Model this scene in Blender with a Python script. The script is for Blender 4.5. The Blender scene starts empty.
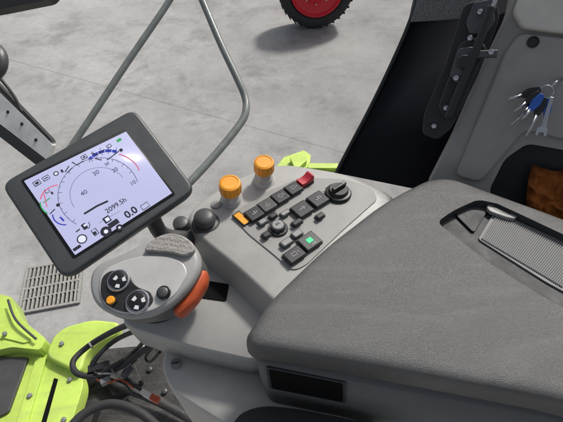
import bpy, math, random
from mathutils import Vector, Matrix
random.seed(4)
V=Vector
SC=bpy.context.scene
COL=SC.collection
# ---------------------------------------------------------------- camera
TH=math.radians(48); F=425.0; CAMP=V((0,0,2.6))
R_=V((1,0,0)); U_=V((0,math.sin(TH),math.cos(TH))); FW=V((0,math.cos(TH),-math.sin(TH)))
cd=bpy.data.cameras.new("camera"); cam=bpy.data.objects.new("camera",cd); COL.objects.link(cam)
cam.location=CAMP; cam.rotation_euler=(math.radians(90)-TH,0,0)
cd.sensor_width=36; cd.lens=36*F/563; cd.clip_start=0.01; cd.clip_end=300
SC.camera=cam
# survey helpers: measured bearings intersected with the real surfaces
def ray(u,v): return FW+R_*((u-281.5)/F)-U_*((v-211)/F)
def P(u,v,h):
    d=ray(u,v); return CAMP+d*((h-CAMP.z)/d.z)
def D(u,v,dep): return CAMP+ray(u,v)*dep
class PLN:
    def __init__(s,p,n): s.p=V(p); s.n=V(n).normalized()
    def __call__(s,u,v,off=0):
        d=ray(u,v); t=(s.p+s.n*off-CAMP).dot(s.n)/d.dot(s.n); return CAMP+d*t
def plane3(a,b,c):
    n=(b-a).cross(c-a).normalized()
    if n.dot(CAMP-a)<0: n=-n
    return PLN(a,n)
# ---------------------------------------------------------------- materials
def mat(name,col,rough=.5,metal=0,bump=0,bscale=900,var=.08,vscale=25,coat=0,emit=None,spec=.5,vor=False,rvar=.1,dots=0,bdist=.001,dust=0,smear=0,scol=(.40,.39,.37)):
    m=bpy.data.materials.new(name); m.use_nodes=True; nt=m.node_tree; N=nt.nodes; L=nt.links
    b=N["Principled BSDF"]; b.inputs["Metallic"].default_value=metal
    b.inputs["Specular IOR Level"].default_value=spec
    b.inputs["Coat Weight"].default_value=coat
    tc=N.new("ShaderNodeTexCoord")
    n1=N.new("ShaderNodeTexNoise"); n1.inputs["Scale"].default_value=vscale; n1.inputs["Detail"].default_value=8; n1.inputs["Roughness"].default_value=.62
    L.new(tc.outputs["Object"],n1.inputs["Vector"])
    r=N.new("ShaderNodeMapRange"); r.inputs[1].default_value=.3; r.inputs[2].default_value=.7
    r.inputs[3].default_value=1-var; r.inputs[4].default_value=1+var
    L.new(n1.outputs["Fac"],r.inputs[0])
    mx=N.new("ShaderNodeVectorMath"); mx.operation='SCALE'; mx.inputs[0].default_value=col
    L.new(r.outputs[0],mx.inputs["Scale"]); cout=mx.outputs[0]
    if dots:
        vd=N.new("ShaderNodeTexVoronoi"); vd.inputs["Scale"].default_value=dots; vd.inputs["Randomness"].default_value=.35
        L.new(tc.outputs["Object"],vd.inputs["Vector"])
        dr=N.new("ShaderNodeMapRange"); dr.inputs[1].default_value=.25; dr.inputs[2].default_value=.38; dr.inputs[3].default_value=.12; dr.inputs[4].default_value=1
        L.new(vd.outputs["Distance"],dr.inputs[0])
        m2=N.new("ShaderNodeVectorMath"); m2.operation='SCALE'; L.new(cout,m2.inputs[0]); L.new(dr.outputs[0],m2.inputs["Scale"]); cout=m2.outputs[0]
    if dust:
        nd=N.new("ShaderNodeTexNoise"); nd.inputs["Scale"].default_value=260; nd.inputs["Detail"].default_value=5; nd.inputs["Roughness"].default_value=.8
        L.new(tc.outputs["Object"],nd.inputs["Vector"])
        q=N.new("ShaderNodeMapRange"); q.inputs[1].default_value=.58; q.inputs[2].default_value=.74; q.inputs[3].default_value=0; q.inputs[4].default_value=dust
        L.new(nd.outputs["Fac"],q.inputs[0])
        mm=N.new("ShaderNodeMixRGB"); mm.inputs[2].default_value=(.42,.41,.38,1); L.new(q.outputs[0],mm.inputs[0]); L.new(cout,mm.inputs[1]); cout=mm.outputs[0]
    if smear:
        mp=N.new("ShaderNodeMapping"); mp.inputs["Rotation"].default_value=(0,0,.6); mp.inputs["Scale"].default_value=(5,19,8)
        L.new(tc.outputs["Object"],mp.inputs["Vector"])
        ns=N.new("ShaderNodeTexNoise"); ns.inputs["Scale"].default_value=1; ns.inputs["Detail"].default_value=8; ns.inputs["Distortion"].default_value=1.6; L.new(mp.outputs[0],ns.inputs["Vector"])
        q=N.new("ShaderNodeMapRange"); q.inputs[1].default_value=.48; q.inputs[2].default_value=.74; q.inputs[3].default_value=0; q.inputs[4].default_value=smear
        L.new(ns.outputs["Fac"],q.inputs[0])
        mm=N.new("ShaderNodeMixRGB"); mm.inputs[2].default_value=(*scol,1); L.new(q.outputs[0],mm.inputs[0]); L.new(cout,mm.inputs[1]); cout=mm.outputs[0]
    L.new(cout,b.inputs["Base Color"])
    rr=N.new("ShaderNodeMapRange"); rr.inputs[1].default_value=.3; rr.inputs[2].default_value=.7
    rr.inputs[3].default_value=max(.03,rough-rvar); rr.inputs[4].default_value=min(1,rough+rvar)
    L.new(n1.outputs["Fac"],rr.inputs[0]); L.new(rr.outputs[0],b.inputs["Roughness"])
    if bump>0:
        if vor:
            n2=N.new("ShaderNodeTexVoronoi"); n2.inputs["Scale"].default_value=bscale; o=n2.outputs["Distance"]
        else:
            n2=N.new("ShaderNodeTexNoise"); n2.inputs["Scale"].default_value=bscale; n2.inputs["Detail"].default_value=3; o=n2.outputs["Fac"]
        L.new(tc.outputs["Object"],n2.inputs["Vector"])
        bp=N.new("ShaderNodeBump"); bp.inputs["Strength"].default_value=bump; bp.inputs["Distance"].default_value=bdist
        L.new(o,bp.inputs["Height"]); L.new(bp.outputs[0],b.inputs["Normal"])
    if emit:
        b.inputs["Emission Color"].default_value=(*emit[0],1); b.inputs["Emission Strength"].default_value=emit[1]
    return m
M={}
M['lid']=mat("lid_plastic",(.080,.080,.078),.42,bump=1.0,bscale=850,var=.13,vscale=11,dust=.20,rvar=.11,smear=.09,spec=.6)
M['body']=mat("console_plastic",(.35,.343,.325),.42,bump=.3,bscale=1100,var=.07,dust=.18,smear=.07)
M['panel']=mat("panel_plastic",(.245,.24,.23),.45,bump=.25,bscale=1100,dust=.2)
M['base']=mat("pedestal_plastic",(.42,.41,.38),.5,bump=.35,bscale=800,dust=.25,smear=.35,scol=(.24,.22,.19))
M['black']=mat("black_plastic",(.014,.014,.014),.42,bump=.2,bscale=900,dust=.08)
M['hole']=mat("slot_black",(.006,.006,.006),.8,var=.02,spec=.1)
M['gloss']=mat("gloss_black",(.01,.01,.011),.22,coat=.3,var=.02)
M['rubber']=mat("rubber",(.022,.022,.022),.65,bump=.3,dust=.14)
M['dark']=mat("dark_grey_plastic",(.055,.055,.055),.42,bump=.25,dust=.1)
M['iron']=mat("chassis_iron",(.030,.029,.028),.6,bump=.6,bscale=120,var=.35,vscale=30,dust=.3,bdist=.002,smear=.14)
M['underbox']=mat("armrest_base_plastic",(.13,.128,.122),.5,bump=.5,bscale=900,dust=.16)
M['bezel']=mat("bezel_plastic",(.044,.049,.051),.42,bump=.15,var=.05,dust=.08)
M['btn']=mat("button_grey",(.036,.036,.038),.42,bump=.1,dust=.07,spec=.4)
M['btnl']=mat("button_light",(.24,.24,.235),.45)
M['orange']=mat("amber_plastic",(.80,.32,.015),.45,coat=.08,var=.10,bump=.2)
M['ored']=mat("orange_red_plastic",(.46,.075,.018),.5,var=.10,bump=.3)
M['red']=mat("red_plastic",(.40,.015,.03),.4)
M['green']=mat("lime_paint",(.48,.645,.11),.42,coat=.15,var=.15,vscale=9,dust=.3,smear=.42,scol=(.30,.36,.14))
M['greenbtn']=mat("green_marking",(.02,.50,.20),.4,emit=((.03,.6,.25),.35))
M['beige']=mat("silver_beige_plastic",(.48,.475,.455),.34,metal=.15,bump=.12)
M['shell']=mat("light_grey_shell",(.30,.298,.29),.40,bump=.2,dust=.1)
M['grate']=mat("galvanised_grate",(.30,.29,.27),.6,var=.25,vscale=60,bump=.4,dust=.2)
M['white']=mat("white_paint",(.64,.64,.61),.5,var=.20,vscale=12,dust=.25)
M['ivory']=mat("ivory_plastic",(.62,.60,.55),.4)
M['print']=mat("white_print",(.62,.62,.62),.6,var=.02)
M['mark']=mat("grey_print",(.42,.42,.42),.6,var=.02)
M['steel']=mat("steel",(.45,.45,.46),.32,metal=1,var=.15)
M['rail']=mat("rail_paint",(.15,.165,.157),.42,var=.18,vscale=30,coat=.1,dust=.2)
M['pillar']=mat("pillar_plastic",(.29,.28,.26),.5,bump=.4,bscale=800,dust=.14,smear=.10)
M['cream']=mat("cream_trim",(.54,.515,.455),.5,bump=.2)
M['blind']=mat("black_blind",(.008,.009,.013),.85,var=.15,vscale=6,spec=.12)
M['mesh']=mat("grip_mesh",(.33,.31,.285),.6,bump=.6,bscale=300,vor=True,dots=460)
M['tint']=mat("perforated_film",(.13,.13,.13),.7,dots=240)
M['grip']=mat("grip_grey",(.085,.084,.082),.42,bump=.25,dust=.1)
M['rib']=mat("rib_grey",(.19,.192,.19),.62,bump=.2,dust=.1)
M['pocket']=mat("pocket_dark",(.030,.030,.031),.6,bump=.4,dust=.1)
M['latch']=mat("latch_black",(.022,.022,.023),.55,bump=.3,dust=.2,spec=.4)
M['bracket']=mat("bracket_steel_grey",(.085,.088,.09),.45,metal=.5,bump=.3,var=.2,dust=.2)
M['blue']=mat("blue_plastic",(.02,.10,.42),.4)
M['cloth']=mat("orange_cloth",(.30,.095,.022),.95,bump=.9,bscale=600,var=.40,vscale=25,spec=.12)
M['seat']=mat("seat_fabric",(.022,.022,.022),.9,bump=1,bscale=500,vor=True)
M['tyre']=mat("tyre_rubber",(.03,.03,.03),.8,bump=.6,bscale=80,var=.25,bdist=.004,dust=.2)
M['rim']=mat("red_rim",(.66,.015,.03),.42,coat=.1)
SCR=(.61,.62,.93)
M['screen']=mat("display_glow",(.05,.05,.06),.22,var=0,emit=(SCR,.84),rvar=.02)
def em(n,c): return mat(n,(.02,.02,.02),.22,var=0,emit=(c,1.0),rvar=.02)
M['ink']=em("ink",(.008,.008,.02)); M['inkblue']=em("ink_blue",(.01,.03,.42)); M['inkred']=em("ink_red",(.72,.08,.18))
M['inkgreen']=em("ink_green",(.03,.38,.10)); M['inklilac']=em("ink_lilac",(.11,.11,.22)); M['inkwhite']=em("ink_white",(.80,.82,1.0))
# ---------------------------------------------------------------- mesh helpers
def obj_from(name,verts,faces,m,smooth=True,parent=None):
    c=V((0,0,0))
    for v in verts: c+=V(v)
    c/=len(verts)
    me=bpy.data.meshes.new(name); me.from_pydata([V(v)-c for v in verts],[],faces); me.update()
    o=bpy.data.objects.new(name,me); o.location=c; COL.objects.link(o)
    if m: me.materials.append(M[m] if isinstance(m,str) else m)
    import bmesh
    bm=bmesh.new(); bm.from_mesh(me); bmesh.ops.recalc_face_normals(bm,faces=bm.faces); bm.to_mesh(me); bm.free()
    if smooth:
        for p in me.polygons: p.use_smooth=True
    if parent: par(o,parent)
    return o
def par(o,p):
    o.parent=p; o.matrix_parent_inverse=Matrix.Translation(p.location).inverted()
def bev(o,w,seg=3,ang=35):
    b=o.modifiers.new("b",'BEVEL'); b.width=w; b.segments=seg; b.limit_method='ANGLE'; b.angle_limit=math.radians(ang); b.harden_normals=False
    w_=o.modifiers.new("wn",'WEIGHTED_NORMAL'); w_.keep_sharp=True
    return o
def rnd(pts,r,n=5):
    out=[]; N=len(pts)
    for i in range(N):
        a,b,c=V(pts[i-1]),V(pts[i]),V(pts[(i+1)%N])
        rr=r[i] if isinstance(r,(list,tuple)) else r
        la,lc=(a-b).length,(c-b).length
        k=min(rr,la*.48,lc*.48)
        if k<1e-5: out.append(b); continue
        p0=b+(a-b).normalized()*k; p2=b+(c-b).normalized()*k
        for j in range(n+1):
            t=j/n; out.append(p0*(1-t)**2+b*2*t*(1-t)+p2*t*t)
    return out
def newell(pts):
    n=V((0,0,0))
    for i in range(len(pts)):
        a,b=pts[i],pts[(i+1)%len(pts)]; n+=a.cross(b)
    return n.normalized()
def slab(name,pts,th,m,r=0,bw=.002,seg=3,parent=None,up=None):
    """extruded outline, pts = visible top face, extruded away from viewer side"""
    pts=[V(p) for p in pts]
    n=newell(pts) if up is None else V(up).normalized()
    if up is None and n.dot(CAMP-pts[0])<0: n=-n
    ring=rnd(pts,r) if r else pts
    k=len(ring); vs=ring+[p-n*th for p in ring]
    fs=[list(range(k)),list(range(2*k-1,k-1,-1))]+[[i,(i+1)%k,k+(i+1)%k,k+i] for i in range(k)]
    o=obj_from(name,vs,fs,m,parent=parent)
    if bw: bev(o,bw,seg)
    return o
def loft(name,rings,m,parent=None,caps=(True,True),sub=0,bw=0):
    k=len(rings[0]); vs=[p for r in rings for p in r]; fs=[]
    for a in range(len(rings)-1):
        for i in range(k):
            fs.append([a*k+i,a*k+(i+1)%k,(a+1)*k+(i+1)%k,(a+1)*k+i])
    if caps[0]: fs.append(list(range(k))[::-1])
    if caps[1]: fs.append([(len(rings)-1)*k+i for i in range(k)])
    o=obj_from(name,vs,fs,m,parent=parent)
    if sub:
        s=o.modifiers.new("s",'SUBSURF'); s.levels=sub; s.render_levels=sub
    if bw: bev(o,bw,3)
    return o
def frame(z,xh=V((1,0,0))):
    z=V(z).normalized(); x=(V(xh)-z*V(xh).dot(z)).normalized(); return x,z.cross(x),z
def lathe(name,base,axis,prof,m,seg=32,parent=None,ring=False,flute=None):
    x,y,z=frame(axis); vs=[];fs=[]
    for pi_,(r,h) in enumerate(prof):
        for i in range(seg):
            a=2*math.pi*i/seg
            rr=r*(1-flute[2]*(.5+.5*math.cos(a*flute[3]))) if flute and flute[0]<=pi_<=flute[1] else r
            vs.append(V(base)+x*math.cos(a)*rr+y*math.sin(a)*rr+z*h)
    k=seg
    for a in range(len(prof)-1):
        for i in range(k): fs.append([a*k+i,a*k+(i+1)%k,(a+1)*k+(i+1)%k,(a+1)*k+i])
    if ring:
        a=len(prof)-1
        for i in range(k): fs.append([a*k+i,a*k+(i+1)%k,(i+1)%k,i])
    else:
        fs.append(list(range(k))[::-1]); fs.append([(len(prof)-1)*k+i for i in range(k)])
    o=obj_from(name,vs,fs,m,parent=parent)
    e=o.modifiers.new("es",'EDGE_SPLIT'); e.split_angle=math.radians(40)
    return o
def box(name,c,x,y,z,dx,dy,dz,m,bw=.001,parent=None,r=0):
    c=V(c);h=[c+x*sx*dx/2+y*sy*dy/2+z*dz/2 for sx,sy in((-1,-1),(1,-1),(1,1),(-1,1))]
    return slab(name,h,dz,m,r=r,bw=bw,parent=parent,up=z)
def smoothpath(pts,n=8):
    out=[]; N=len(pts); pts=[V(p) for p in pts]
    for i in range(N-1):
        p0=pts[max(i-1,0)];p1=pts[i];p2=pts[i+1];p3=pts[min(i+2,N-1)]
        for j in range(n):
            t=j/n
            out.append(.5*((2*p1)+(p2-p0)*t+(2*p0-5*p1+4*p2-p3)*t*t+(3*p1-p0-3*p2+p3)*t**3))
    out.append(pts[-1]); return out
def tube(name,pts,r,m,parent=None,seg=12,smooth=True,n=8,rw=None):
    ps=smoothpath(pts,n) if smooth else [V(p) for p in pts]
    vs=[];fs=[]; px=None
    for i,p in enumerate(ps):
        t=(ps[min(i+1,len(ps)-1)]-ps[max(i-1,0)]).normalized()
        if px is None: px=t.orthogonal().normalized()
        px=(px-t*px.dot(t)).normalized(); py=t.cross(px)
        for j in range(seg):
            a=2*math.pi*j/seg; vs.append(p+px*math.cos(a)*r+py*math.sin(a)*(rw or r))
    for a in range(len(ps)-1):
        for i in range(seg): fs.append([a*seg+i,a*seg+(i+1)%seg,(a+1)*seg+(i+1)%seg,(a+1)*seg+i])
    fs.append(list(range(seg))[::-1]); fs.append([(len(ps)-1)*seg+i for i in range(seg)])
    return obj_from(name,vs,fs,m,parent=parent)
def merge(name,objs,parent=None):
    import bmesh
    bpy.context.view_layer.update(); dg=bpy.context.evaluated_depsgraph_get()
    bm=bmesh.new(); mats=[]
    c=objs[0].location.copy()
    for o in objs:
        ev=o.evaluated_get(dg); me=bpy.data.meshes.new_from_object(ev)
        n0=len(bm.faces); me.transform(Matrix.Translation(o.location-c)); bm.from_mesh(me); bm.faces.ensure_lookup_table()
        mp=[]
        for mm in (me.materials if len(me.materials) else [None]):
            if mm not in mats: mats.append(mm)
            mp.append(mats.index(mm))
        for f in bm.faces[n0:]: f.material_index=mp[min(f.material_index,len(mp)-1)]
    me=bpy.data.meshes.new(name); bm.to_mesh(me); bm.free()
    for mm in mats: me.materials.append(mm)
    for o in objs: bpy.data.objects.remove(o)
    o=bpy.data.objects.new(name,me); o.location=c; COL.objects.link(o)
    if parent: par(o,parent)
    return o
def carve(o,cut,m):
    """cut a recess into o, keep the result as plain mesh"""
    o.data.materials.append(M[m])
    bo=o.modifiers.new("bo",'BOOLEAN'); bo.object=cut; bo.operation='DIFFERENCE'; bo.solver='EXACT'; bo.material_mode='TRANSFER'
    bpy.context.view_layer.update()
    me=bpy.data.meshes.new_from_object(o.evaluated_get(bpy.context.evaluated_depsgraph_get()))
    o.modifiers.clear(); o.data=me; bpy.data.objects.remove(cut)
    e_=o.modifiers.new("es",'EDGE_SPLIT'); e_.split_angle=math.radians(50)
def strip(name,pts,w,n,m,parent=None,closed=False):
    pts=[V(p) for p in pts]; vs=[];fs=[]; N=len(pts)
    for i,p in enumerate(pts):
        t=(pts[min(i+1,N-1)]-pts[max(i-1,0)]).normalized(); s=n.cross(t).normalized()*w/2
        vs+= [p+s,p-s]
    for i in range(N-1): fs.append([2*i,2*i+1,2*i+3,2*i+2])
    return obj_from(name,vs,fs,m,smooth=False,parent=parent)
def text(name,s,org,x,y,size,m,parent=None,bold=0):
    cu=bpy.data.curves.new(name,'FONT'); cu.body=s; cu.size=size; cu.align_x='CENTER'; cu.align_y='CENTER'; cu.offset=bold; cu.resolution_u=4
    t=bpy.data.objects.new(name,cu); COL.objects.link(t); bpy.context.view_layer.update()
    me=bpy.data.meshes.new_from_object(t.evaluated_get(bpy.context.evaluated_depsgraph_get()))
    vs=[V(org)+x*v.co.x+y*v.co.y for v in me.vertices]; fs=[list(p.vertices) for p in me.polygons]
    bpy.data.objects.remove(t); return obj_from(name,vs,fs,m,smooth=False,parent=parent)
def empty(name,loc,label,cat,group=None):
    e=bpy.data.objects.new(name,None); e.location=V(loc); e.empty_display_size=.05; COL.objects.link(e)
    e["label"]=label; e["category"]=cat
    if group: e["group"]=group
    return e
def tag(o,label,cat,group=None):
    o["label"]=label; o["category"]=cat
    if group: o["group"]=group
    return o
Z=V((0,0,1))
def Ps(l,h): return [P(u,v,h) for u,v in l]

# ---------------------------------------------------------------- ground
def ground():
    m=bpy.data.materials.new("concrete_yard"); m.use_nodes=True; nt=m.node_tree;N=nt.nodes;L=nt.links;b=N["Principled BSDF"]
    tc=N.new("ShaderNodeTexCoord")
    def noise(s,d,r=.6,dist=0,sc=None,rot=.5):
        n=N.new("ShaderNodeTexNoise"); n.inputs["Scale"].default_value=s;n.inputs["Detail"].default_value=d;n.inputs["Roughness"].default_value=r;n.inputs["Distortion"].default_value=dist
        if sc:
            mp=N.new("ShaderNodeMapping"); mp.inputs["Scale"].default_value=sc; mp.inputs["Rotation"].default_value=(0,0,rot); L.new(tc.outputs["Object"],mp.inputs["Vector"]); L.new(mp.outputs[0],n.inputs["Vector"])
        else: L.new(tc.outputs["Object"],n.inputs["Vector"])
        return n
    def mr(o,a,b_,c,d):
        r=N.new("ShaderNodeMapRange");r.inputs[1].default_value=a;r.inputs[2].default_value=b_;r.inputs[3].default_value=c;r.inputs[4].default_value=d
        L.new(o,r.inputs[0]);return r.outputs[0]
    def mul(a,b_):
        x=N.new("ShaderNodeMath");x.operation='MULTIPLY';L.new(a,x.inputs[0]);L.new(b_,x.inputs[1]);return x.outputs[0]
    n1=noise(.55,12,.68,.2);n2=noise(14,12,.85);n3=noise(170,5,.8);n4=noise(1.5,12,.72,.3);n5=noise(40,6,.8);n6=noise(3,8,.7,.4,(1,9,1));n7=noise(2.5,9,.75,.3,(7,1,1),.2);n8=noise(5,10,.8,.6)
    big=mr(n1.outputs["Fac"],.35,.65,.74,1.18)
    med=mr(n2.outputs["Fac"],.3,.7,.82,1.16)
    fine=mr(n3.outputs["Fac"],.3,.7,.78,1.18)
    stain=mr(n4.outputs["Fac"],.50,.64,1,.70)
    patch=mr(n8.outputs["Fac"],.54,.66,1,.80)
    spots=mr(n5.outputs["Fac"],.60,.70,1,.72)
    scr1=mr(n6.outputs["Fac"],.60,.72,1,1.24)
    scr2=mr(n7.outputs["Fac"],.58,.74,1,.80)
    f=mul(mul(mul(big,med),mul(fine,patch)),mul(mul(spots,scr1),mul(stain,scr2)))
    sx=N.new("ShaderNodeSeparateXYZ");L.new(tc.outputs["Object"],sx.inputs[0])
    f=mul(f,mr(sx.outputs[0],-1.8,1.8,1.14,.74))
    # one saw-cut joint running across the yard
    mp=N.new("ShaderNodeMapping");mp.inputs["Rotation"].default_value=(0,0,.42);L.new(tc.outputs["Object"],mp.inputs["Vector"])
    sy=N.new("ShaderNodeSeparateXYZ");L.new(mp.outputs[0],sy.inputs[0])
    ab=N.new("ShaderNodeMath");ab.operation='SUBTRACT';L.new(sy.outputs[1],ab.inputs[0]);ab.inputs[1].default_value=3.05
    ab2=N.new("ShaderNodeMath");ab2.operation='ABSOLUTE';L.new(ab.outputs[0],ab2.inputs[0])
    f=mul(f,mr(ab2.outputs[0],.004,.012,.74,1))
    s=N.new("ShaderNodeVectorMath");s.operation='SCALE';s.inputs[0].default_value=(.315,.310,.300)
    L.new(f,s.inputs["Scale"]);L.new(s.outputs[0],b.inputs["Base Color"])
    L.new(mr(n2.outputs["Fac"],.3,.7,.55,.85),b.inputs["Roughness"])
    bp=N.new("ShaderNodeBump");bp.inputs["Strength"].default_value=.45;bp.inputs["Distance"].default_value=.004
    L.new(mul(fine,spots),bp.inputs["Height"]);L.new(bp.outputs[0],b.inputs["Normal"])
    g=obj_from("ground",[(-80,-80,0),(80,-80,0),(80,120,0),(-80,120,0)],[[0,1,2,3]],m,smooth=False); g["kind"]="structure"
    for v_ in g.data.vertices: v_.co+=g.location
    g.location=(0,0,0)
ground()

# drain grate
def grate():
    h=.012
    A,B,C,Dd=[P(u,v,h) for u,v in((27,268),(84,258),(82,300),(25,313))]
    x=(B-A).normalized(); y=(Dd-A).normalized(); W=(B-A).length; H=(Dd-A).length
    y=(y-x*y.dot(x)).normalized()
    parts=[]; t=.018
    c=A+x*W/2+y*H/2
    parts.append(box("g",c-Z*.016,x,y,Z,W,H,.01,'hole',0))
    for k in (0,1): 
        parts.append(box("g",A+x*W/2+y*(t/2+(H-t)*k),x,y,Z,W,t,.02,'grate',.001))
        parts.append(box("g",A+y*H/2+x*(t/2+(W-t)*k),x,y,Z,t,H-2*t-.002,.02,'grate',.001))
    n=13
    for i in range(n):
        px=t+(W-2*t)*(i+.5)/n
        parts.append(box("g",A+x*px+y*H/2,x,y,Z,(W-2*t)/n*.50,H-2*t-.003,.018,'grate',.001))
    parts.append(box("g",c+Z*.001,x,y,Z,W-2*t,.016,.018,'grate',.001))
    parts.append(box("g",c+Z*.001+y*H*.22,x,y,Z,W-2*t,.01,.018,'grate',.001))
    parts.append(box("g",c+Z*.001-y*H*.22,x,y,Z,W-2*t,.01,.018,'grate',.001))
    tag(merge("drain_grate",parts),"dull grey slotted metal drain grate set in the concrete yard","drain grate")
grate()

# other machine's wheel
def wheel():
    base=P(315,29,0.0)
    e=empty("farm_wheel",base,"red-rimmed black wheel of another machine standing on the yard","wheel")
    ax=V((.08,-1,0)).normalized(); c=base+Z*.49+ax*-.12
    prof=[(.34,-.12),(.42,-.14),(.465,-.12),(.485,-.05),(.485,.05),(.465,.12),(.41,.14),(.36,.125),(.342,.10)]
    ty=[lathe("tyre",c,ax,prof,'tyre',56,ring=True)]
    for i in range(34):
        a=i/34*2*math.pi; x,y,z=frame(ax); rd=x*math.cos(a)+y*math.sin(a); tg=z.cross(rd)
        for s in(-1,1):
            ty.append(box("l",c+rd*.482+z*s*.065+tg*(.016*s),(z+tg*.5*s).normalized(),(tg-z*.5*s).normalized(),rd,.11,.024,.010,'tyre',.003))
    merge("tyre",ty,e)
    lathe("rim",c,ax,[(.341,-.1),(.341,.115),(.33,.135),(.315,.135),(.295,.10),(.22,.085),(.15,.095),(.12,.11),(.02,.115)],'rim',48,parent=e)
    for i in range(8):
        a=i/8*2*math.pi;x,y,z=frame(ax)
        lathe("bolt",c+(x*math.cos(a)+y*math.sin(a))*.18+z*.09,ax,[(.012,0),(.012,.012),(.003,.014)],'steel',6,parent=e)
wheel()

# ---------------------------------------------------------------- hand rails & cab frame
o=tube("grab_rail",[D(182,-28,1.55),D(171,-2,1.55),D(127,63,1.5),D(84,128,1.45),D(50,178,1.42)],.0115,'rail',n=6)
tag(o,"slanting grey-green painted steel rail outside the cab","rail")
o=tube("grab_rail",[D(188,-30,1.5),D(200,-5,1.5),D(220,42,1.46),D(238,80,1.43),D(245,97,1.42),D(246,110,1.40),D(240,124,1.38),D(215,155,1.33),D(188,184,1.28),D(165,205,1.25)],.0125,'rail',n=8)
tag(o,"bent grey-green tubular grab rail outside the cab","rail")
e=empty("window_frame",D(20,130,1.5),"weathered white window frame strip with black rubber seal","window frame")
pl=plane3(D(0,100,1.5),D(50,150,1.45),D(0,125,1.5)-U_*.02)
slab("frame_strip",[pl(-40,54),pl(0,93),pl(52,144),pl(47,160),pl(0,124),pl(-40,90)],.02,'white',r=.006,parent=e)
slab("rubber_seal",[pl(-40,92,.0),pl(0,126),pl(46,162),pl(44,171),pl(0,137),pl(-40,105)],.02,'rubber',r=.004,parent=e)
slab("rubber_seal",[pl(-40,47,.0),pl(0,86),pl(50,138),pl(52,142),pl(0,91),pl(-40,52)],.02,'rubber',r=.002,parent=e)
for u,v in((8,112),(22,124),(36,140)):
    lathe("screw",pl(u,v,0),pl.n,[(.006,0),(.006,.002),(.003,.003)],'black',12,parent=e)
o=tube("door_cable",[D(-20,55,1.4),D(0,78,1.4),D(14,96,1.4),D(22,112,1.4)],.005,'rubber'); tag(o,"thin black rubber cable beside the white window frame","cable")
o=loft("side_mirror",[[D(-8+17*s*math.cos(a),62+20*s*math.sin(a),1.3+dz) for a in [2*math.pi*i/20 for i in range(20)]] for s,dz in((.5,.03),(.95,.02),(1,0),(.9,-.02),(.4,-.03))],'dark'); tag(o,"rounded black mirror housing outside the cab","mirror")
o=slab("roof_rail",[D(-30,-25,1.1),D(70,-25,1.1),D(50,-1,1.1),D(0,9,1.1),D(-30,14,1.1)],.03,'black',r=.01,bw=.004); tag(o,"black cab frame rail above the side window","cab frame")

# ---------------------------------------------------------------- lime bodywork
e=empty("bodywork_panel",P(40,390,1.15),"lime green bodywork with smooth wing beside the cab step","bodywork")
h=1.2
slab("panel_top",Ps([(-20,330),(20,344),(50,350),(78,366),(84,384),(66,440),(-20,440)],h),.06,'green',r=.03,bw=.008,parent=e)
slab("bracket",Ps([(-10,292),(12,297),(20,318),(46,339),(40,350),(12,347),(-10,352)],h+.05),.08,'green',r=.012,bw=.006,parent=e)
slab("bracket_web",Ps([(-10,306),(6,308),(14,324),(32,340),(24,343),(4,338),(-10,340)],h+.056),.01,'green',r=.008,bw=.003,parent=e)
slab("step_wing",Ps([(44,356),(54,334),(66,326),(92,319),(120,322),(116,334),(98,342),(86,352),(80,374)],h+.035),.06,'green',r=.03,bw=.010,seg=5,parent=e)
slab("dark_insert",Ps([(-20,356),(28,357),(8,412),(-20,425)],h+.012),.02,'dark',r=.006,parent=e)
slab("side_ridge",Ps([(36,357),(46,358),(22,440),(11,440)],h+.012),.014,'green',r=.003,bw=.004,parent=e)
slab("dark_groove",Ps([(54,378),(58,379),(44,430),(39,430)],h+.002),.004,'hole',r=.003,bw=.0005,parent=e)
tube("hinge_pin",[P(8,300,h+.08),P(16,320,h+.08),P(36,339,h+.07)],.004,'dark',parent=e)
for u,v,k in ((5,334,.062),(33,352,.002),(70,380,.002),(64,420,.002),(30,396,.013),(62,344,.037)):
    lathe("bolt",P(u,v,h+k),Z,[(.008,0),(.008,.006),(.003,.008)],'rib',6,parent=e)
# dark chassis below
e=empty("chassis_frame",P(110,390,1.0),"dark grimy chassis frame with bolts and black hose below the cab","chassis")
h=1.02
slab("frame_plate",Ps([(62,372),(92,350),(140,346),(190,356),(260,440),(50,440)],h),.10,'iron',r=.02,bw=.006,parent=e)
slab("frame_bracket",Ps([(100,372),(134,362),(142,380),(112,396)],h+.04),.05,'iron',r=.01,bw=.004,parent=e)
slab("frame_bracket",Ps([(72,396),(98,402),(84,440),(58,440)],h+.10),.05,'rubber',r=.01,bw=.004,parent=e)
tube("pipe",[P(88,362,h+.05),P(118,384,h+.06),P(160,402,h+.05),P(210,430,h+.04)],.016,'iron',parent=e)
tube("hose",[P(60,440,h+.2),P(84,414,h+.2),P(112,404,h+.2),P(142,414,h+.2),P(170,440,h+.18)],.014,'rubber',parent=e)
for u,v in((92,384),(122,378),(150,370),(165,392),(128,402)):
    lathe("bolt",P(u,v,h+.042 if (u,v)==(122,378) else h),Z,[(.011,0),(.011,.010),(.006,.013)],'dark',6,parent=e)
e=empty("fender_bracket",P(310,168,1.65),"lime green bracket on the outside behind the console","bracket")
h=1.68
slab("bracket_plate",Ps([(268,176),(284,157),(304,150),(311,155),(309,166),(338,166),(334,184),(300,190)],h),.03,'green',r=.004,bw=.002,parent=e)
slab("bracket_lip",Ps([(290,157),(304,152),(307,160),(296,170)],h+.02),.018,'green',r=.003,bw=.002,parent=e)
slab("bracket_edge",Ps([(308,163),(338,163),(338,168),(308,168)],h+.015),.02,'green',r=.002,bw=.002,parent=e)
slab("bolt_slot",Ps([(314,171),(326,171),(326,175),(314,175)],h+.002),.003,'hole',r=.003,bw=.0003,parent=e)

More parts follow.
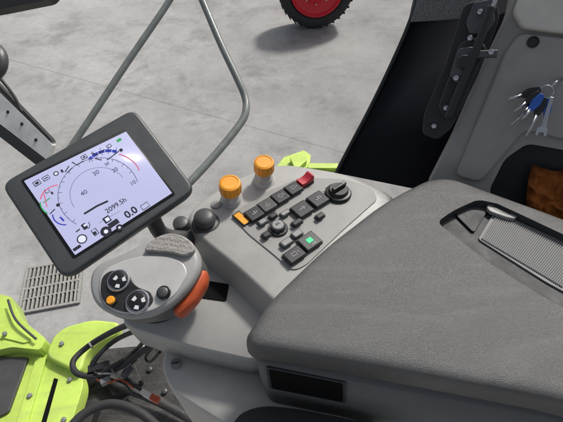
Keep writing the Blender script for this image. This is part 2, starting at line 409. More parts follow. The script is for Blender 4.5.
# ---------------------------------------------------------------- wiring harness
e=empty("wiring_harness",P(110,360,1.7),"loose black cable loops with small connectors hanging under the console","cable")
h=1.72
def cb_(pts,r,m='rubber'): tube("cable",[P(*q) for q in pts],r,m,parent=e)
cb_([(165,322,1.9),(132,324,1.84),(108,334,h+.04),(86,348,h),(73,362,h),(78,374,h),(100,376,h),(122,366,h+.02),(142,352,1.78),(168,338,1.85)],.0062)
cb_([(168,328,1.9),(140,330,1.84),(116,340,h+.04),(98,356,h+.02),(90,372,h)],.0050)
cb_([(166,334,1.88),(148,338,1.83),(136,350,h+.04),(120,362,h+.03),(104,370,h+.02)],.0042)
cb_([(150,338,1.82),(143,352,h),(124,372,h),(127,380,h),(144,392,h)],.0036)
cb_([(92,374,h),(104,383,h),(120,380,h),(134,388,h)],.0022,'ored')
cb_([(94,372,h+.01),(108,378,h),(124,384,h),(132,392,h),(142,397,h)],.0022)
cb_([(98,374,h+.01),(112,374,h+.02),(128,378,h),(138,384,h)],.0018,'btnl')
cb_([(160,340,1.82),(146,356,h),(150,362,h),(160,352,1.78)],.003)
def plug(a,b,r,m):
    d=(b-a).normalized(); x,y,z=frame(d)
    box("connector",b,x,y,z,r*2,r*2.4,(b-a).length,m,.0015,parent=e)
plug(P(78,374,h),P(100,368,h),.008,'black'); plug(P(136,388,h),P(147,395,h),.005,'ivory'); plug(P(147,395,h),P(155,399,h),.006,'ored'); plug(P(118,383,h),P(128,372,h+.01),.006,'dark')
plug(P(146,345,h+.05),P(158,338,h+.05),.007,'dark'); plug(P(150,352,h),P(160,348,h),.005,'rib'); plug(P(96,386,h),P(106,381,h),.006,'rib')
for u,v in ((90,346),(112,372),(136,357)):
    c_=P(u,v,h+.01); lathe("cable_tie",c_,(P(u+6,v-4,h+.01)-c_),[(.0078,0),(.0078,.004)],'btnl',16,parent=e)

# ---------------------------------------------------------------- armrest console
con=empty("armrest_console",P(260,300,1.8),"grey armrest control console with switches, amber knobs and padded lid","armrest")
# pedestal
a=Ps([(160,362),(166,345),(200,340),(260,350),(350,380),(400,470),(260,445),(205,412),(168,388)],1.87)
def inset(r,s,dz,c=None):
    c=c or sum(r,V((0,0,0)))/len(r)
    return [V((c.x+(p.x-c.x)*s,c.y+(p.y-c.y)*s,p.z+dz)) for p in r]
ar=rnd(a,.03,5)
loft("pedestal",[inset(ar,.93,-.22),inset(ar,.98,-.08),inset(ar,1,-.02),inset(ar,.985,-.004),inset(ar,.95,0)],'base',parent=con)
pa=P(176,364,1.872)
lathe("pedestal_screw",pa,Z,[(.0095,0),(.0095,.003),(.008,.004)],'rib',20,parent=con)
box("screw_slot",pa+Z*.0052,V((1,.2,0)).normalized(),V((-.2,1,0)).normalized(),Z,.012,.002,.001,'black',0,parent=con)
# lower shelf carrying the joystick
sh=Ps([(120,318),(150,300),(205,250),(300,255),(330,300),(262,362),(190,346),(150,334),(128,327)],1.945)
sr=rnd(sh,.025,5)
loft("joystick_shelf",[inset(sr,.95,-.07),inset(sr,.985,-.034),inset(sr,1,-.016),inset(sr,.997,-.008),inset(sr,.985,-.0025),inset(sr,.96,0)],'body',parent=con)
# main hump
hp=Ps([(183,216),(215,189),(250,171),(282,162),(345,172),(400,196),(345,262),(300,306),(278,306),(238,268),(200,238)],2.0)
hr=rnd(hp,.035,6)
def sc(r,s,dz,shift=V((0,0,0))):
    c=sum(r,V((0,0,0)))/len(r)
    return [c+(p-c)*s+Z*dz+shift for p in r]
loft("console_body",[sc(hr,1.09,-.11,V((.0,-.006,0))),sc(hr,1.07,-.054,V((.0,-.005,0))),sc(hr,1.05,-.036,V((.0,-.002,0))),sc(hr,1.03,-.021),sc(hr,1.005,-.009),sc(hr,.975,-.002),sc(hr,.94,0)],'body',parent=con)
# slot for the lever
sl=Ps([(184,277),(229,284),(226,301),(178,294)],1.9475)
slab("lever_slot",sl,.004,'hole',r=.004,bw=.0003,parent=con)
# button panel
pn=Ps([(230,214),(266,192),(300,177),(347,179),(372,188),(378,199),(344,229),(305,266),(292,271),(274,255),(248,234)],2.0025)
slab("switch_panel",pn,.008,'panel',r=.012,bw=.0015,parent=con)
ex=(P(300,186,2)-P(252,214,2)).normalized(); ey=Z.cross(ex)
PH=2.003
def button(u,v,w,d,m='btn',mark=None,hh=.007,name="push_button",xd=None,label=None):
    c=P(u,v,PH+hh)
    x=xd or ex; y=Z.cross(x)
    box("switch_bezel",P(u,v,PH+.002),x,y,Z,w+.003,d+.003,.003,'black',.0006,parent=con,r=.002)
    b=box(name,c,x,y,Z,w,d,hh,m,.0028,parent=con,r=.003)
    if label: b["label"]=label
    k=Z*(hh/2+.0004)
    if mark=='bar':
        box("icon",c+k+x*w*.02,x,y,Z,w*.06,d*.30,.0003,'mark',0,parent=b)
        box("icon",c+k+x*w*.16,x,y,Z,w*.05,d*.20,.0003,'mark',0,parent=b)
        box("icon",c+k-x*w*.14-y*d*.06,x,y,Z,w*.13,d*.06,.0003,'mark',0,parent=b)
    elif mark=='box':
        strip("icon",[c+k-x*w*.16-y*d*.12,c+k+x*w*.12-y*d*.12,c+k+x*w*.12+y*d*.14,c+k-x*w*.16+y*d*.14,c+k-x*w*.16-y*d*.12],.0008,Z,'mark',parent=b)
        box("icon",c+k+x*w*.24,x,y,Z,w*.04,d*.2,.0003,'mark',0,parent=b)
    elif mark=='ring':
        n=20; strip("icon",[c+k+x*math.cos(t)*d*.15+y*math.sin(t)*d*.15 for t in [2*math.pi*i/n for i in range(n+1)]],.0008,Z,'mark',parent=b)
        box("icon",c+k+x*w*.24,x,y,Z,w*.04,d*.28,.0003,'mark',0,parent=b)
    elif mark=='arrow':
        strip("icon",[c+k-x*w*.2,c+k+x*w*.14],.0009,Z,'mark',parent=b)
        strip("icon",[c+k+x*w*.06+y*d*.12,c+k+x*w*.18,c+k+x*w*.06-y*d*.12],.0009,Z,'mark',parent=b)
    elif mark=='tri':
        strip("icon",[c+k-x*w*.13-y*d*.14,c+k+x*w*.13-y*d*.14,c+k+y*d*.16,c+k-x*w*.13-y*d*.14],.0008,Z,'mark',parent=b)
    elif mark=='green':
        box("icon",c+k,x,y,Z,w*.34,d*.34,.0006,'greenbtn',0.0002,parent=b)
        box("icon",c+k-y*d*.33,x,y,Z,w*.4,d*.05,.0004,'mark',0,parent=b)
    return b
for u,v,w,d,m,mk in [(254.5,214,.0305,.027,'btn','bar'),(267.5,205.5,.0305,.027,'dark','tri'),(280.5,197,.0305,.027,'btn','ring'),(293.5,188.7,.0300,.026,'btn','box'),
      (302,209.5,.034,.031,'btn','arrow'),(318,199.5,.034,.031,'btn','bar'),
      (262.5,222,.015,.010,'btnl',None),(297,234,.018,.012,'btnl',None),(286.5,242.5,.020,.012,'btnl',None),
      (294.5,255,.034,.024,'btn','box'),(309.5,241.5,.034,.030,'dark','green'),(285,213.3,.018,.009,'btnl',None),(266,235,.013,.011,'btn',None),(273,216,.015,.009,'btn',None),(297,222.5,.020,.010,'btn',None),(320,216,.016,.010,'btn',None)]:
    button(u,v,w,d,m,mk)
rk=P(305,182,PH+.004)
box("switch_bezel",rk-Z*.002,ex,ey,Z,.034,.02,.004,'black',.001,parent=con,r=.002)
pr=[(-.016,0),(-.016,.010),(-.006,.008),(.004,.010),(.012,.016),(.016,.015),(.016,0)]
vs=[rk+ex*a_+Z*b_+ey*s_*.0095 for s_ in(-1,1) for a_,b_ in pr]; k7=len(pr)
o=obj_from("rocker_switch",vs,[list(range(k7)),list(range(2*k7-1,k7-1,-1))]+[[i,(i+1)%k7,k7+(i+1)%k7,k7+i] for i in range(k7)],'red',parent=con); bev(o,.0015,3); o["label"]="raised red rocker switch"
ed=(P(254,231,2)-P(238,217,2)).normalized()
button(241.5,218.5,.032,.014,'orange',None,.003,"push_button",xd=ed,label="flat amber yellow push button")
# rotary encoder
c=P(278,229,PH)
k=lathe("rotary_dial",c,Z,[(.0185,0),(.0185,.002),(.0175,.004),(.0135,.004),(.0132,.010),(.0122,.012),(.002,.012)],'btn',36,parent=con)
lathe("dial_cap",c+Z*.0121,Z,[(.0105,0),(.010,.0012),(.002,.0014)],'btnl',30,parent=k)
box("icon",c+Z*.0138,ex,ey,Z,.009,.0012,.0003,'black',0,parent=k); box("icon",c+Z*.0138+ey*.003,ex,ey,Z,.007,.0010,.0003,'black',0,parent=k)
for i in range(10):
    a=2*math.pi*i/10; box("dial_tick",P(278,229,PH)+V((math.cos(a),math.sin(a),0))*.0155+Z*.0046,V((math.cos(a),math.sin(a),0)),V((-math.sin(a),math.cos(a),0)),Z,.0022,.001,.0004,'mark',0,parent=k)
# black rotary switch
c=P(338,194,PH)
k=lathe("rotary_switch",c,Z,[(.026,0),(.026,.004),(.024,.007),(.0195,.008),(.0185,.013),(.017,.015),(.002,.015)],'black',40,parent=con)
box("grip_bar",c+Z*.020,ex,ey,Z,.034,.008,.009,'black',.002,parent=k)
box("pointer_mark",c+Z*.0250+ex*.010,ex,ey,Z,.008,.0015,.0004,'print',0,parent=k)
for i in range(7):
    a=math.radians(20+i*24); dd=V((math.cos(a),math.sin(a),0)); box("dial_tick",c+dd*.029+Z*.0004,dd,Z.cross(dd),Z,.004,.001,.0004,'print',0,parent=k)
# amber knobs on pale collars
for u,v,s in((229.5,179.5,1.06),(264,159.5,1.02)):
    top=P(u,v,2.062); ax=V((.03,-.10,1)).normalized()
    base=top-ax*.055*s
    b=lathe("lever_boot",base-ax*.016,ax,[(.022*s,-.006),(.022*s,.012),(.0185*s,.016),(.0165*s,.020),(.0190*s,.024),(.0150*s,.030),(.0135*s,.036)],'beige',32,parent=con)
    lathe("lever_neck",base+ax*.016,ax,[(.0115*s,0),(.0115*s,.014)],'gloss',24,parent=b)
    lathe("lever_knob",base+ax*.025,ax,[(.014*s,0),(.0190*s,.0015),(.0202*s,.004),(.0200*s,.012),(.0196*s,.0210),(.0185*s,.0240),(.0150*s,.0260),(.0145*s,.0250),(.003*s,.0250)],'orange',96,parent=b,flute=(2,4,.07,16))
# low dark cap lever and small knob beside it
c=P(206,224,1.997)
lathe("mini_lever",c,V((0,-.1,1)),[(.026,-.006),(.026,.003),(.0235,.006),(.0185,.007),(.0185,.012),(.0200,.015),(.0200,.021),(.0180,.0255),(.0130,.0285),(.006,.0298),(.001,.030)],'dark',36,parent=con)
lathe("small_knob",P(182,227,1.985),V((0,-.1,1)),[(.015,0),(.015,.012),(.0135,.017),(.009,.019),(.002,.0195)],'dark',28,parent=con)
lathe("socket_cap",P(216,205,2.0),Z,[(.010,-.004),(.010,.002),(.008,.003),(.002,.003)],'panel',28,parent=con)
# lower armrest box beneath the lid
b1=rnd(Ps([(252,352),(330,262),(440,190),(640,250),(760,470),(563,420),(420,394),(346,380),(262,363)],1.995),.012,4)
b2=rnd(Ps([(258,372),(330,290),(440,210),(640,270),(760,520),(563,470),(420,428),(346,408),(266,392)],1.92),.012,4)
b3=[p-Z*.05 for p in inset(b2,.98,0)]
loft("armrest_box",[b3,b2,b1],'underbox',parent=con)
def mixp(u1,v1,u2,v2,t,off=.003): 
    p=P(u1,v1,1.995).lerp(P(u2,v2,1.92),t); return p+(CAMP-p).normalized()*off
fr=[mixp(265,366,270,394,.06),mixp(346,382,346,409,.06),mixp(346,382,346,409,.80),mixp(266,366,270,394,.80)]
slab("pocket_frame",fr,.004,'dark',r=.004,bw=.001,parent=con)
cf=sum(fr,V((0,0,0)))/4
slab("storage_pocket",[cf+(p-cf)*.92+(CAMP-cf).normalized()*.0012 for p in fr],.002,'hole',r=.004,bw=.0003,parent=con)

# lid with pocket
lt=Ps([(244,336),(268,300),(325,246),(386,199),(430,177),(452,176),(563,216),(680,262),(760,460),(563,402),(400,371),(290,352),(250,346)],2.055)
lr=rnd(lt,[.02,.03,.04,.05,.035,.03,.03,.03,.03,.03,.05,.03,.012],6)
lid=loft("lid",[sc(lr,.975,-.046),sc(lr,.992,-.044),sc(lr,1.0,-.037),sc(lr,1.0,-.020),sc(lr,.995,-.010),sc(lr,.983,-.0035),sc(lr,.962,0),sc(lr,.92,.0025),sc(lr,.85,.004)],'lid')
cut=slab("cut",rnd(Ps([(440,214),(457,202),(482,191),(502,195),(600,240),(590,310),(546,287),(496,256)],2.08),[.014,.02,.012,.003,.003,.003,.006,.01],6),.040,'pocket',r=0,bw=0,up=Z)
carve(lid,cut,'pocket')
par(lid,con)
# ribbed tray inside pocket
pth=2.046
parts=[slab("t",[P(478,239,pth-.003),P(496,209,pth-.003),P(592,250,pth-.003),P(586,304,pth-.003),P(546,282,pth-.003)],.006,'rib',r=.006,bw=.001)]
n=46
for i in range(n):
    t=(i+.5)/n
    a=V(P(481,239,pth)).lerp(P(562,288,pth),t); b=V(P(499,211,pth)).lerp(P(592,252,pth),t)
    d=(b-a).normalized(); L_=(b-a).length
    parts.append(box("t",(a+b)/2-Z*.0019,d,Z.cross(d),Z,L_*.94,.0024,.003,'rib',.0010))
tr=merge("ribbed_tray",parts,lid); 
slab("finger_step",Ps([(455,214),(482,199),(492,204),(474,233)],2.0445),.003,'pocket',r=.008,bw=.0012,parent=lid)
slab("latch_tab",Ps([(486,205),(495,202),(519,212),(516,219),(506,217),(489,211)],2.052),.008,'panel',r=.006,bw=.002,parent=lid)
slab("tab_inset",Ps([(492,206.5),(497,205),(513,212),(509,215),(495,209.5)],2.0525),.002,'dark',r=.003,bw=.0004,parent=lid)

# ---------------------------------------------------------------- joystick
jp=PLN(P(140,282,2.075),(-.05,-.30,1))
js=empty("control_joystick",P(190,285,1.95),"chunky grey joystick with silver face, round buttons and orange side grip","joystick")
out=[(89,285),(91,272),(100,263),(125,253),(147,241),(168,234),(188,238),(199,251),(201,267),(191,286),(172,305),(152,316),(127,319),(103,311),(92,300)]
def J(l,off=0): return [jp(u,v,off) for u,v in l]
ro=rnd(J(out),.012,3); n_=jp.n
cj=sum(ro,V((0,0,0)))/len(ro)
def jr(s,off,sh=V((0,0,0))): return [cj+(p-cj)*s+n_*off+sh for p in ro]
loft("grip_body",[jr(.60,-.105,V((.02,.0,0))),jr(.78,-.088,V((.014,.002,0))),jr(.91,-.066,V((.006,.002,0))),jr(.975,-.045),jr(1.0,-.027),jr(1.0,-.017),jr(.985,-.011),jr(.97,-.010)],'grip',parent=js)
loft("rim_shell",[jr(.985,-.012),jr(1.004,-.0095),jr(1.004,-.006),jr(.985,-.001),jr(.955,.002),jr(.91,.0035)],'shell',parent=js)
fo=rnd(J([(100,276),(106,268),(124,260),(145,255),(168,256),(183,262),(188,273),(176,294),(155,310),(134,314),(118,313),(104,305),(98,292)],.006),.01,3)
slab("face_plate",fo,.004,'beige',bw=.002,parent=js,up=n_)
slab("button_island",J([(100,287),(102,276),(111,270),(128,271),(134,286),(151,292),(154,301),(146,310),(127,313),(109,307),(101,298)],.0075),.003,'black',r=.012,bw=.0012,parent=js,up=n_)
slab("mesh_pad",J([(143,251),(147,243),(157,236),(170,232),(185,236),(194,244),(194,252),(184,256),(170,252),(154,251)],.012),.014,'mesh',r=.012,bw=.006,seg=5,parent=js,up=n_)
loft("side_grip",[[cc+n_*off for cc in rnd(J(l),.006,3)] for l,off in (
   ([(170,306),(183,293),(192,280),(198,268),(200,268),(199,279),(189,296),(175,310)],-.056),
   ([(168,308),(182,294),(193,280),(199,266),(203.5,267),(202,280),(191,298),(173,314)],-.044),
   ([(168,308),(182,294),(193,280),(199,265),(204,266),(203,279),(192,297),(172,314)],-.026),
   ([(170,306),(182,294),(193,280),(198,267),(202.5,267),(201,279),(190,295),(173,311)],-.017))],'ored',parent=js)
def jb(u,v,r,m,capm,name="round_button",ring=True,off=.0075):
    c=jp(u,v,off)
    b=lathe(name,c,n_,[(r,0),(r,.003),(r*.92,.0045),(r*.84,.0045),(r*.82,.003),(r*.78,.003)],capm if ring else m,32,parent=js)
    lathe("button_cap",c+n_*.003,n_,[(r*.76,0),(r*.74,.003),(r*.6,.0042),(r*.02,.0045)],m,32,parent=b)
    return b
for (u,v,r) in((119,281,.0165),(138,302,.0172)):
    b=jb(u,v,r,'gloss','steel'); c=jp(u,v,.0153)
    xx,yy,zz=frame(n_)
    for a0 in (.4,.4+math.pi/2*1.33,.4+math.pi*1.33):
        obj_from("arrow_icon",[c+(xx*math.cos(a0+t)+yy*math.sin(a0+t))*r*q for t,q in((-.5,.32),(-.35,.62),(.35,.62),(.5,.32))],[[0,1,2,3]],M['print'],smooth=False,parent=b)
jb(112,301,.0080,'orange','black',"amber_button")
jb(164,293,.0100,'dark','gloss')
box("icon",jp(164,293,.0127),*frame(n_)[:2],n_,.007,.0012,.0004,'print',0,parent=js)
lathe("joystick_boot",P(160,302,1.94),V((.0,0,1)),[(.045,0),(.043,.01),(.036,.02),(.034,.04)],'dark',32,parent=js)

# ---------------------------------------------------------------- display terminal
nn=(R_*.166+U_*.356-FW)
tp=PLN(D(98,195,.66),nn)
TL,TR,BR,BL=tp(0,184),tp(134,108),tp(196,189),tp(63,280)
tx=((TR-TL)+(BR-BL)).normalized(); ty=tp.n.cross(tx).normalized()
ds=empty("display_terminal",P(190,230,1.97),"dark grey touchscreen terminal showing gauges on a pale lilac screen","display")
bp_=rnd([TL,TR,BR,BL],.018,6)
cb=sum(bp_,V((0,0,0)))/len(bp_)
def br_(s,off): return [cb+(p-cb)*s+tp.n*off for p in bp_]
loft("housing",[br_(.86,-.034),br_(.96,-.028),br_(.995,-.014),br_(1.0,-.006),br_(.992,-.001),br_(.975,.001),br_(.955,.0012)],'bezel',parent=ds)
so=.0025
s1,s2,s3,s4=tp(24,181,so),tp(126,131.5,so),tp(172,193,so),tp(75,255,so)
slab("screen_border",[tp(20.5,180,.002),tp(126,128.5,.002),tp(176,194,.002),tp(73.5,259,.002)],.001,'black',r=.004,bw=0,parent=ds,up=tp.n)
scr=slab("screen",[s1,s2,s3,s4],.0008,'screen',r=.001,bw=0,parent=ds,up=tp.n)
ik=.0032
def T(s,u,v,size,m='ink',bold=.0001): text("screen_text",s,tp(u,v,ik+.0003),tx,ty,size,M[m],scr,bold)
def pxarc(cu,cv,r,a0,a1,w,m,n=16,ell=1.0,off=0):
    c=tp(cu,cv,ik+off); k=r*.66/F
    strip("gauge_arc",[c+tx*math.cos(a)*k+ty*math.sin(a)*k*ell for a in [math.radians(a0+(a1-a0)*i/n) for i in range(n+1)]],w,tp.n,M[m],scr)
def line(pts,w,m): strip("gauge_line",[tp(u,v,ik+.0001) for u,v in pts],w,tp.n,M[m],scr)
def blob(u,v,w,h,m,off=0):
    x=tx;y=ty
    c=tp(u,v,ik+off); obj_from("screen_icon",[c-x*w-y*h,c+x*w-y*h,c+x*w+y*h,c-x*w+y*h],[[0,1,2,3]],M[m],smooth=False,parent=scr)
def frameicon(u,v,w,h,m,lw=.0011):
    c=tp(u,v,ik); q=[c-tx*w-ty*h,c+tx*w-ty*h,c+tx*w+ty*h,c-tx*w+ty*h,c-tx*w-ty*h]
    strip("screen_icon",q,lw,tp.n,M[m],scr)
def disc(u,v,r,m,off=.0002):
    c=tp(u,v,ik+off); obj_from("screen_icon",[c+tx*math.cos(t)*r+ty*math.sin(t)*r for t in [2*math.pi*i/20 for i in range(20)]],[list(range(20))],M[m],smooth=False,parent=scr)
# top row of icons
frameicon(37,183,.0048,.0038,'ink',.0015); blob(37,183,.0026,.0020,'ink'); frameicon(46,178,.0048,.0034,'ink',.0013); blob(46,178,.003,.0008,'ink'); disc(56,173.5,.0040,'ink'); disc(56,173.5,.0024,'inkwhite',.0003)
line([(65,172),(69,166)],.0016,'ink'); line([(67,173),(72,168)],.0016,'ink'); blob(62,171,.0016,.0028,'ink')
line([(72,162),(77,165),(83,161)],.0017,'ink'); frameicon(84,157,.0042,.0032,'ink',.0013); blob(84,157,.002,.0012,'ink'); line([(91,153),(97,155),(105,149)],.0019,'ink'); line([(94,158),(101,160)],.0017,'ink'); blob(119,140,.004,.0025,'inkgreen'); frameicon(109,146,.0035,.0025,'ink',.0013); blob(121,150,.0026,.0026,'ink')
frameicon(47,191,.003,.003,'ink'); blob(52,193,.0014,.0024,'ink')
# main dial
pxarc(99,192,38,-20,205,.0010,'inklilac',30); pxarc(99,192,27,0,180,.0007,'inklilac',24)
for a in range(0,200,9):
    c=tp(99,192,ik+.0001);k=.66/F; aa=math.radians(a); strip("gauge_tick",[c+(tx*math.cos(aa)+ty*math.sin(aa))*k*q for q in((34.5 if a%18==0 else 36.5),38)],.0007,tp.n,M['ink'],scr)
pxarc(108,170,22,34,110,.0050,'inkblue',18); pxarc(110,180,30,-16,40,.0015,'inkred')
pxarc(58,200,16,60,140,.0016,'inkred'); pxarc(58,200,16,150,205,.0018,'inkgreen'); pxarc(66,213,12,150,240,.0018,'inkblue')
for a in range(38,112,9):
    c=tp(108,170,ik+.0003);k=.66/F; aa=math.radians(a); strip("gauge_tick",[c+(tx*math.cos(aa)+ty*math.sin(aa))*k*q for q in(18,27)],.0007,tp.n,M['inkwhite' if a%2 else 'ink'],scr)
line([(60,217),(64,221)],.0026,'inkblue'); line([(43,203),(50,198)],.0018,'inkgreen'); line([(44,194),(47,207)],.0014,'inkred'); disc(58,205,.0028,'ink'); line([(50,214),(55,209)],.0016,'ink')
line([(84,214),(97,206),(108,201)],.0032,'ink'); line([(107,160),(119,151)],.0016,'ink')
T("30",96,173,.0105,'inklilac',.00015);T("40",84,193,.0105,'inklilac',.00015);T("20",115,170,.0095,'inklilac',.00015);T("10",133,183,.0095,'inklilac',.00015);T("50",107,164,.0070,'ink')
T("2099.5h",116,205.5,.0110,'ink',.00012); T("0.0",131,212.5,.0165,'ink',.00045)
line([(99,223),(111,216),(120,211)],.0006,'inklilac')
# tractor and warning icons
disc(106,231.5,.0082,'ink');disc(106,231.5,.0032,'inkwhite',.0004);disc(119.5,227.5,.0052,'ink');disc(119.5,227.5,.0019,'inkwhite',.0004);blob(113.5,223.5,.0082,.0042,'ink',.0001);blob(107,219.5,.0052,.0052,'ink',.0001);blob(107.4,219.3,.0030,.0030,'inkwhite',.0003)
disc(82,239,.0074,'ink'); disc(82,239,.0056,'inkwhite',.0003); line([(82,239),(82.6,234.5)],.0012,'ink'); line([(82,239),(85,239.5)],.0012,'ink')
blob(84.5,226.5,.0034,.0050,'ink'); blob(85,225.2,.0021,.0017,'inkwhite',.0002); line([(88.5,229),(90,225.5),(88.5,222)],.0011,'ink')
blob(77,248,.006,.0024,'ink'); frameicon(95,232,.0034,.005,'ink',.0014); blob(95,233,.002,.0026,'ink'); line([(76,232),(80,229)],.002,'ink'); frameicon(145,206,.006,.004,'ink',.0012)
# bracket arm behind
tube("mount_arm",[cb-tp.n*.03+tx*.05-ty*.03,P(160,232,2.02),P(185,238,1.98),P(205,240,1.94)],.014,'dark',parent=ds)
lathe("mount_joint",cb-tp.n*.045,tp.n,[(.03,0),(.03,.014)],'dark',28,parent=ds)

# ---------------------------------------------------------------- window blind, pillar
bl=empty("window_blind",D(385,180,1.0),"black fabric blind panel covering the narrow rear side window","window blind")
bpn=plane3(D(336,172,1.08),D(452,200,.95),D(426,-16,.93))
le=[(336,173),(350,146),(366,116),(381,86),(396,54),(408,26),(416,2),(420,-20)]
slab("blind_fabric",[bpn(*q) for q in le]+[bpn(530,-20),bpn(520,60),bpn(470,200)],.008,'blind',bw=0,parent=bl)
tube("edge_piping",[bpn(u,v,.002) for u,v in le],.0045,'rubber',parent=bl,n=4)
slab("perforated_band",[bpn(u,v,.006) for u,v in((417,-20),(500,-20),(494,8),(478,17),(440,20),(408,22))],.004,'tint',r=.01,bw=.001,parent=bl)

pp=plane3(D(430,185,.87),D(510,0,.76),D(563,225,.80))
pi=empty("cab_pillar",D(500,200,.85),"grey moulded cab pillar trim with storage pocket and cream top panel","pillar")
pt=slab("pillar_trim",[pp(u,v) for u,v in((425,188),(452,135),(484,62),(510,8),(516,-20),(660,-20),(660,300),(563,260))],.09,'pillar',r=.015,bw=.01,seg=4)
cutp=slab("cut",[pp(u,v,.02) for u,v in((490,192),(506,160),(529,144),(563,150),(650,168),(650,280),(563,240),(500,215))],.085,'pocket',r=.012,bw=0,up=pp.n)
carve(pt,cutp,'pocket'); par(pt,pi)
slab("cream_panel",[pp(u,v,.018) for u,v in((513,12),(526,-20),(660,-20),(660,40),(563,33),(522,28))],.02,'cream',r=.01,bw=.006,parent=pi)
slab("raised_panel",[pp(u,v,.010) for u,v in((505,52),(520,32),(563,37),(660,45),(660,150),(563,140),(525,130),(503,156),(480,183),(455,176))],.012,'pillar',r=.014,bw=.005,parent=pi)
lathe("pillar_plug",pp(533,42,.010),pp.n,[(.010,0),(.010,.002),(.008,.003),(.007,.001)],'black',24,parent=pi)
# latch
la=empty("door_latch",pp(460,90,.02),"layered black and grey window latch mechanism bolted to the pillar","latch")
lp=PLN(pp.p+pp.n*.02,pp.n)
slab("latch_plate",[lp(u,v,-.004) for u,v in((464,4),(496,-6),(500,18),(488,50),(478,76),(452,128),(438,140),(422,134),(424,114),(446,62))],.008,'latch',r=.010,bw=.003,parent=la)
slab("hinge_bracket",[lp(u,v,.010) for u,v in((474,2),(494,-2),(495,22),(486,34),(470,34),(466,22))],.012,'bracket',r=.006,bw=.002,parent=la)
slab("latch_arm",[lp(u,v,.016) for u,v in((460,42),(478,36),(488,48),(474,78),(460,112),(444,118),(438,106),(450,74))],.012,'latch',r=.010,bw=.004,parent=la)
slab("lever_plate",[lp(u,v,.024) for u,v in((458,48),(474,46),(478,56),(468,80),(456,84),(450,74))],.006,'bracket',r=.008,bw=.002,parent=la)
tube("gas_strut",[lp(492,6,.028),lp(480,40,.030),lp(462,84,.028),(lp(448,118,.026))],.0075,'latch',parent=la)
tube("strut_rod",[lp(502,-14,.028),lp(492,8,.028)],.0035,'steel',parent=la)
box("latch_hook",lp(487,54,.024),*frame(pp.n),.034,.013,.012,'bracket',.003,parent=la)
lathe("latch_pivot",lp(464,62,.026),pp.n,[(.012,0),(.012,.006),(.010,.008),(.004,.008)],'latch',24,parent=la)
for u,v,k in((456,78,.026),(470,38,.018),(491,52,.032),(480,12,.012),(446,108,.018),(434,126,.0)):
    lathe("bolt",lp(u,v,k),pp.n,[(.0050,0),(.0050,.004),(.003,.005)],'steel',6,parent=la)
# keys
ks=empty("key_bunch",pp(548,88,.03),"bunch of steel keys with black and blue heads on a ring","keys")
kp=PLN(pp.p+pp.n*.03,pp.n)
tube("key_hook",[pp(563,78,.008),kp(556,82),kp(550,88)],.0025,'steel',parent=ks)
n=24; c=kp(546,92,.004); fx,fy,fz=frame(pp.n)
tube("key_ring",[c+fx*math.cos(t)*.011+fy*math.sin(t)*.011 for t in[2*math.pi*i/n for i in range(n+1)]],.0012,'steel',parent=ks,n=2)
def key(a,b,m,off,w=.009,hl=.024):
    A,B=kp(*a,off),kp(*b,off+.004); d=(B-A).normalized(); s=kp.n.cross(d)
    k=slab("key",[A-s*w*.6,A+s*w*.6,A+d*hl*.5+s*w,A+d*hl+s*w*.5,A+d*hl-s*w*.5,A+d*hl*.5-s*w],.005,m,r=.004,bw=.0012,parent=ks)
    L_=(B-A).length
    pts=[A+d*hl*.9+s*.003,A+d*L_+s*.002,A+d*L_-s*.002]
    q=L_-.004; i=0
    while q>hl+.002:
        pts.append(A+d*q-s*(.0036 if i%2 else .002)); q-=.0035; i+=1
    pts.append(A+d*hl*.9-s*.003)
    slab("key_blade",pts,.0025,'steel',bw=0,parent=k)
key((541,89),(507,100),'black',.006,.009,.032); key((541,95),(511,126),'black',.010,.008,.030); key((543,94),(522,120),'blue',.020,.008,.034); key((545,97),(526,138),'black',.014,.008,.034); key((540,92),(514,112),'black',.016,.008,.028); key((549,98),(544,134),'blue',.012,.007,.032); key((547,98),(531,128),'blue',.004,.006,.022)
A=kp(552,97,.016);B=kp(541,134,.016);d=(B-A).normalized();s=kp.n.cross(d)
L_=(B-A).length
sp=[A-s*.003,A+s*.003,A+d*(L_-.014)+s*.0035,A+d*(L_-.010)+s*.008,A+d*(L_+.002)+s*.009,A+d*(L_+.004)+s*.005,A+d*(L_-.003)+s*.0035,A+d*(L_-.003)-s*.0035,A+d*(L_+.004)-s*.005,A+d*(L_+.002)-s*.009,A+d*(L_-.010)-s*.008,A+d*(L_-.014)-s*.0035]
slab("spanner",sp,.003,'steel',bw=.0006,parent=ks)
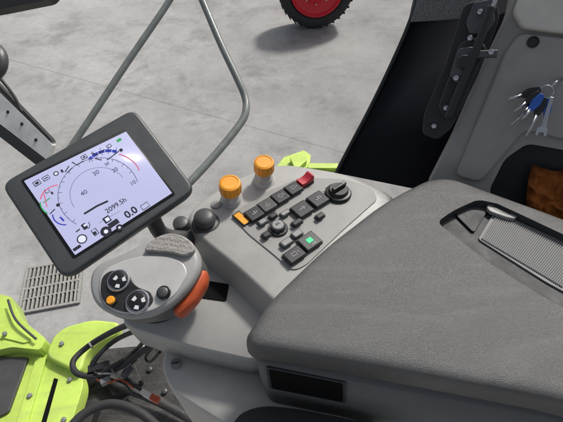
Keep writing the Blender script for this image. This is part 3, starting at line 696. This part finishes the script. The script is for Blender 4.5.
# cloth lying in the pillar pocket
from mathutils import noise as mn
nx,ny=64,44
vs=[];fs=[]
for j in range(ny):
    for i in range(nx):
        fu=i/(nx-1); fv=j/(ny-1)
        edge=3*math.sin(fv*4.0)+ (9*(2*fv-1)**2)
        u=(524+edge)*(1-fu)+600*fu; v=164+56*fv+12*fu+3*math.sin(fu*6)
        ph=fu*9+fv*3.2+1.1*math.sin(fv*5+fu*2)
        rr_=abs(mn.noise(V((fu*5+2,fv*5,1.3))))*.022+abs(mn.noise(V((fu*11,fv*10+4,2.1))))*.008
        o_=-.036+.006*math.sin(ph)+.010*math.sin(math.pi*fv)+.016-rr_
        ed=min(fu,1-fu,fv,1-fv); o_-=.016*max(0,1-ed*8)**2
        vs.append(pp(u,v,o_))
for j in range(ny-1):
    for i in range(nx-1): fs.append([j*nx+i,j*nx+i+1,(j+1)*nx+i+1,(j+1)*nx+i])
o=obj_from("work_cloth",vs,fs,'cloth'); s=o.modifiers.new("s",'SUBSURF'); s.levels=1;s.render_levels=1
tag(o,"crumpled orange-brown work cloth stuffed in the pillar pocket","cloth")
# seat
st=rnd(Ps([(222,440),(236,412),(262,404),(300,408),(380,424),(420,470)],1.93),.02,4)
o=loft("seat_cushion",[inset(st,.96,-.1),inset(st,1,-.02),inset(st,.97,-.004),inset(st,.9,0)],'seat'); tag(o,"black woven fabric seat cushion edge beside the armrest","seat")

# ---------------------------------------------------------------- light
w=bpy.data.worlds.new("World"); SC.world=w; w.use_nodes=True; nt=w.node_tree
bg=nt.nodes["Background"]; sk=nt.nodes.new("ShaderNodeTexSky"); sk.sky_type='NISHITA'; sk.sun_disc=False
el=math.radians(50); az=math.radians(36)   # sun beyond the window, over the rear of the tractor
sk.sun_elevation=el; sk.sun_rotation=az; sk.dust_density=4; sk.air_density=1
hs=nt.nodes.new("ShaderNodeHueSaturation"); hs.inputs["Saturation"].default_value=.5   # thin haze
nt.links.new(sk.outputs[0],hs.inputs["Color"]); nt.links.new(hs.outputs[0],bg.inputs[0]); bg.inputs[1].default_value=.115
sd=bpy.data.lights.new("sun",'SUN'); sd.energy=3.2; sd.angle=math.radians(7); sd.color=(1,.97,.92)
so_=bpy.data.objects.new("sun",sd); COL.objects.link(so_)
dirn=V((math.sin(az)*math.cos(el),math.cos(az)*math.cos(el),math.sin(el)))
so_.rotation_euler=dirn.to_track_quat('Z','Y').to_euler()
SC.view_settings.view_transform='Standard'; SC.view_settings.look='None'; SC.view_settings.exposure=0
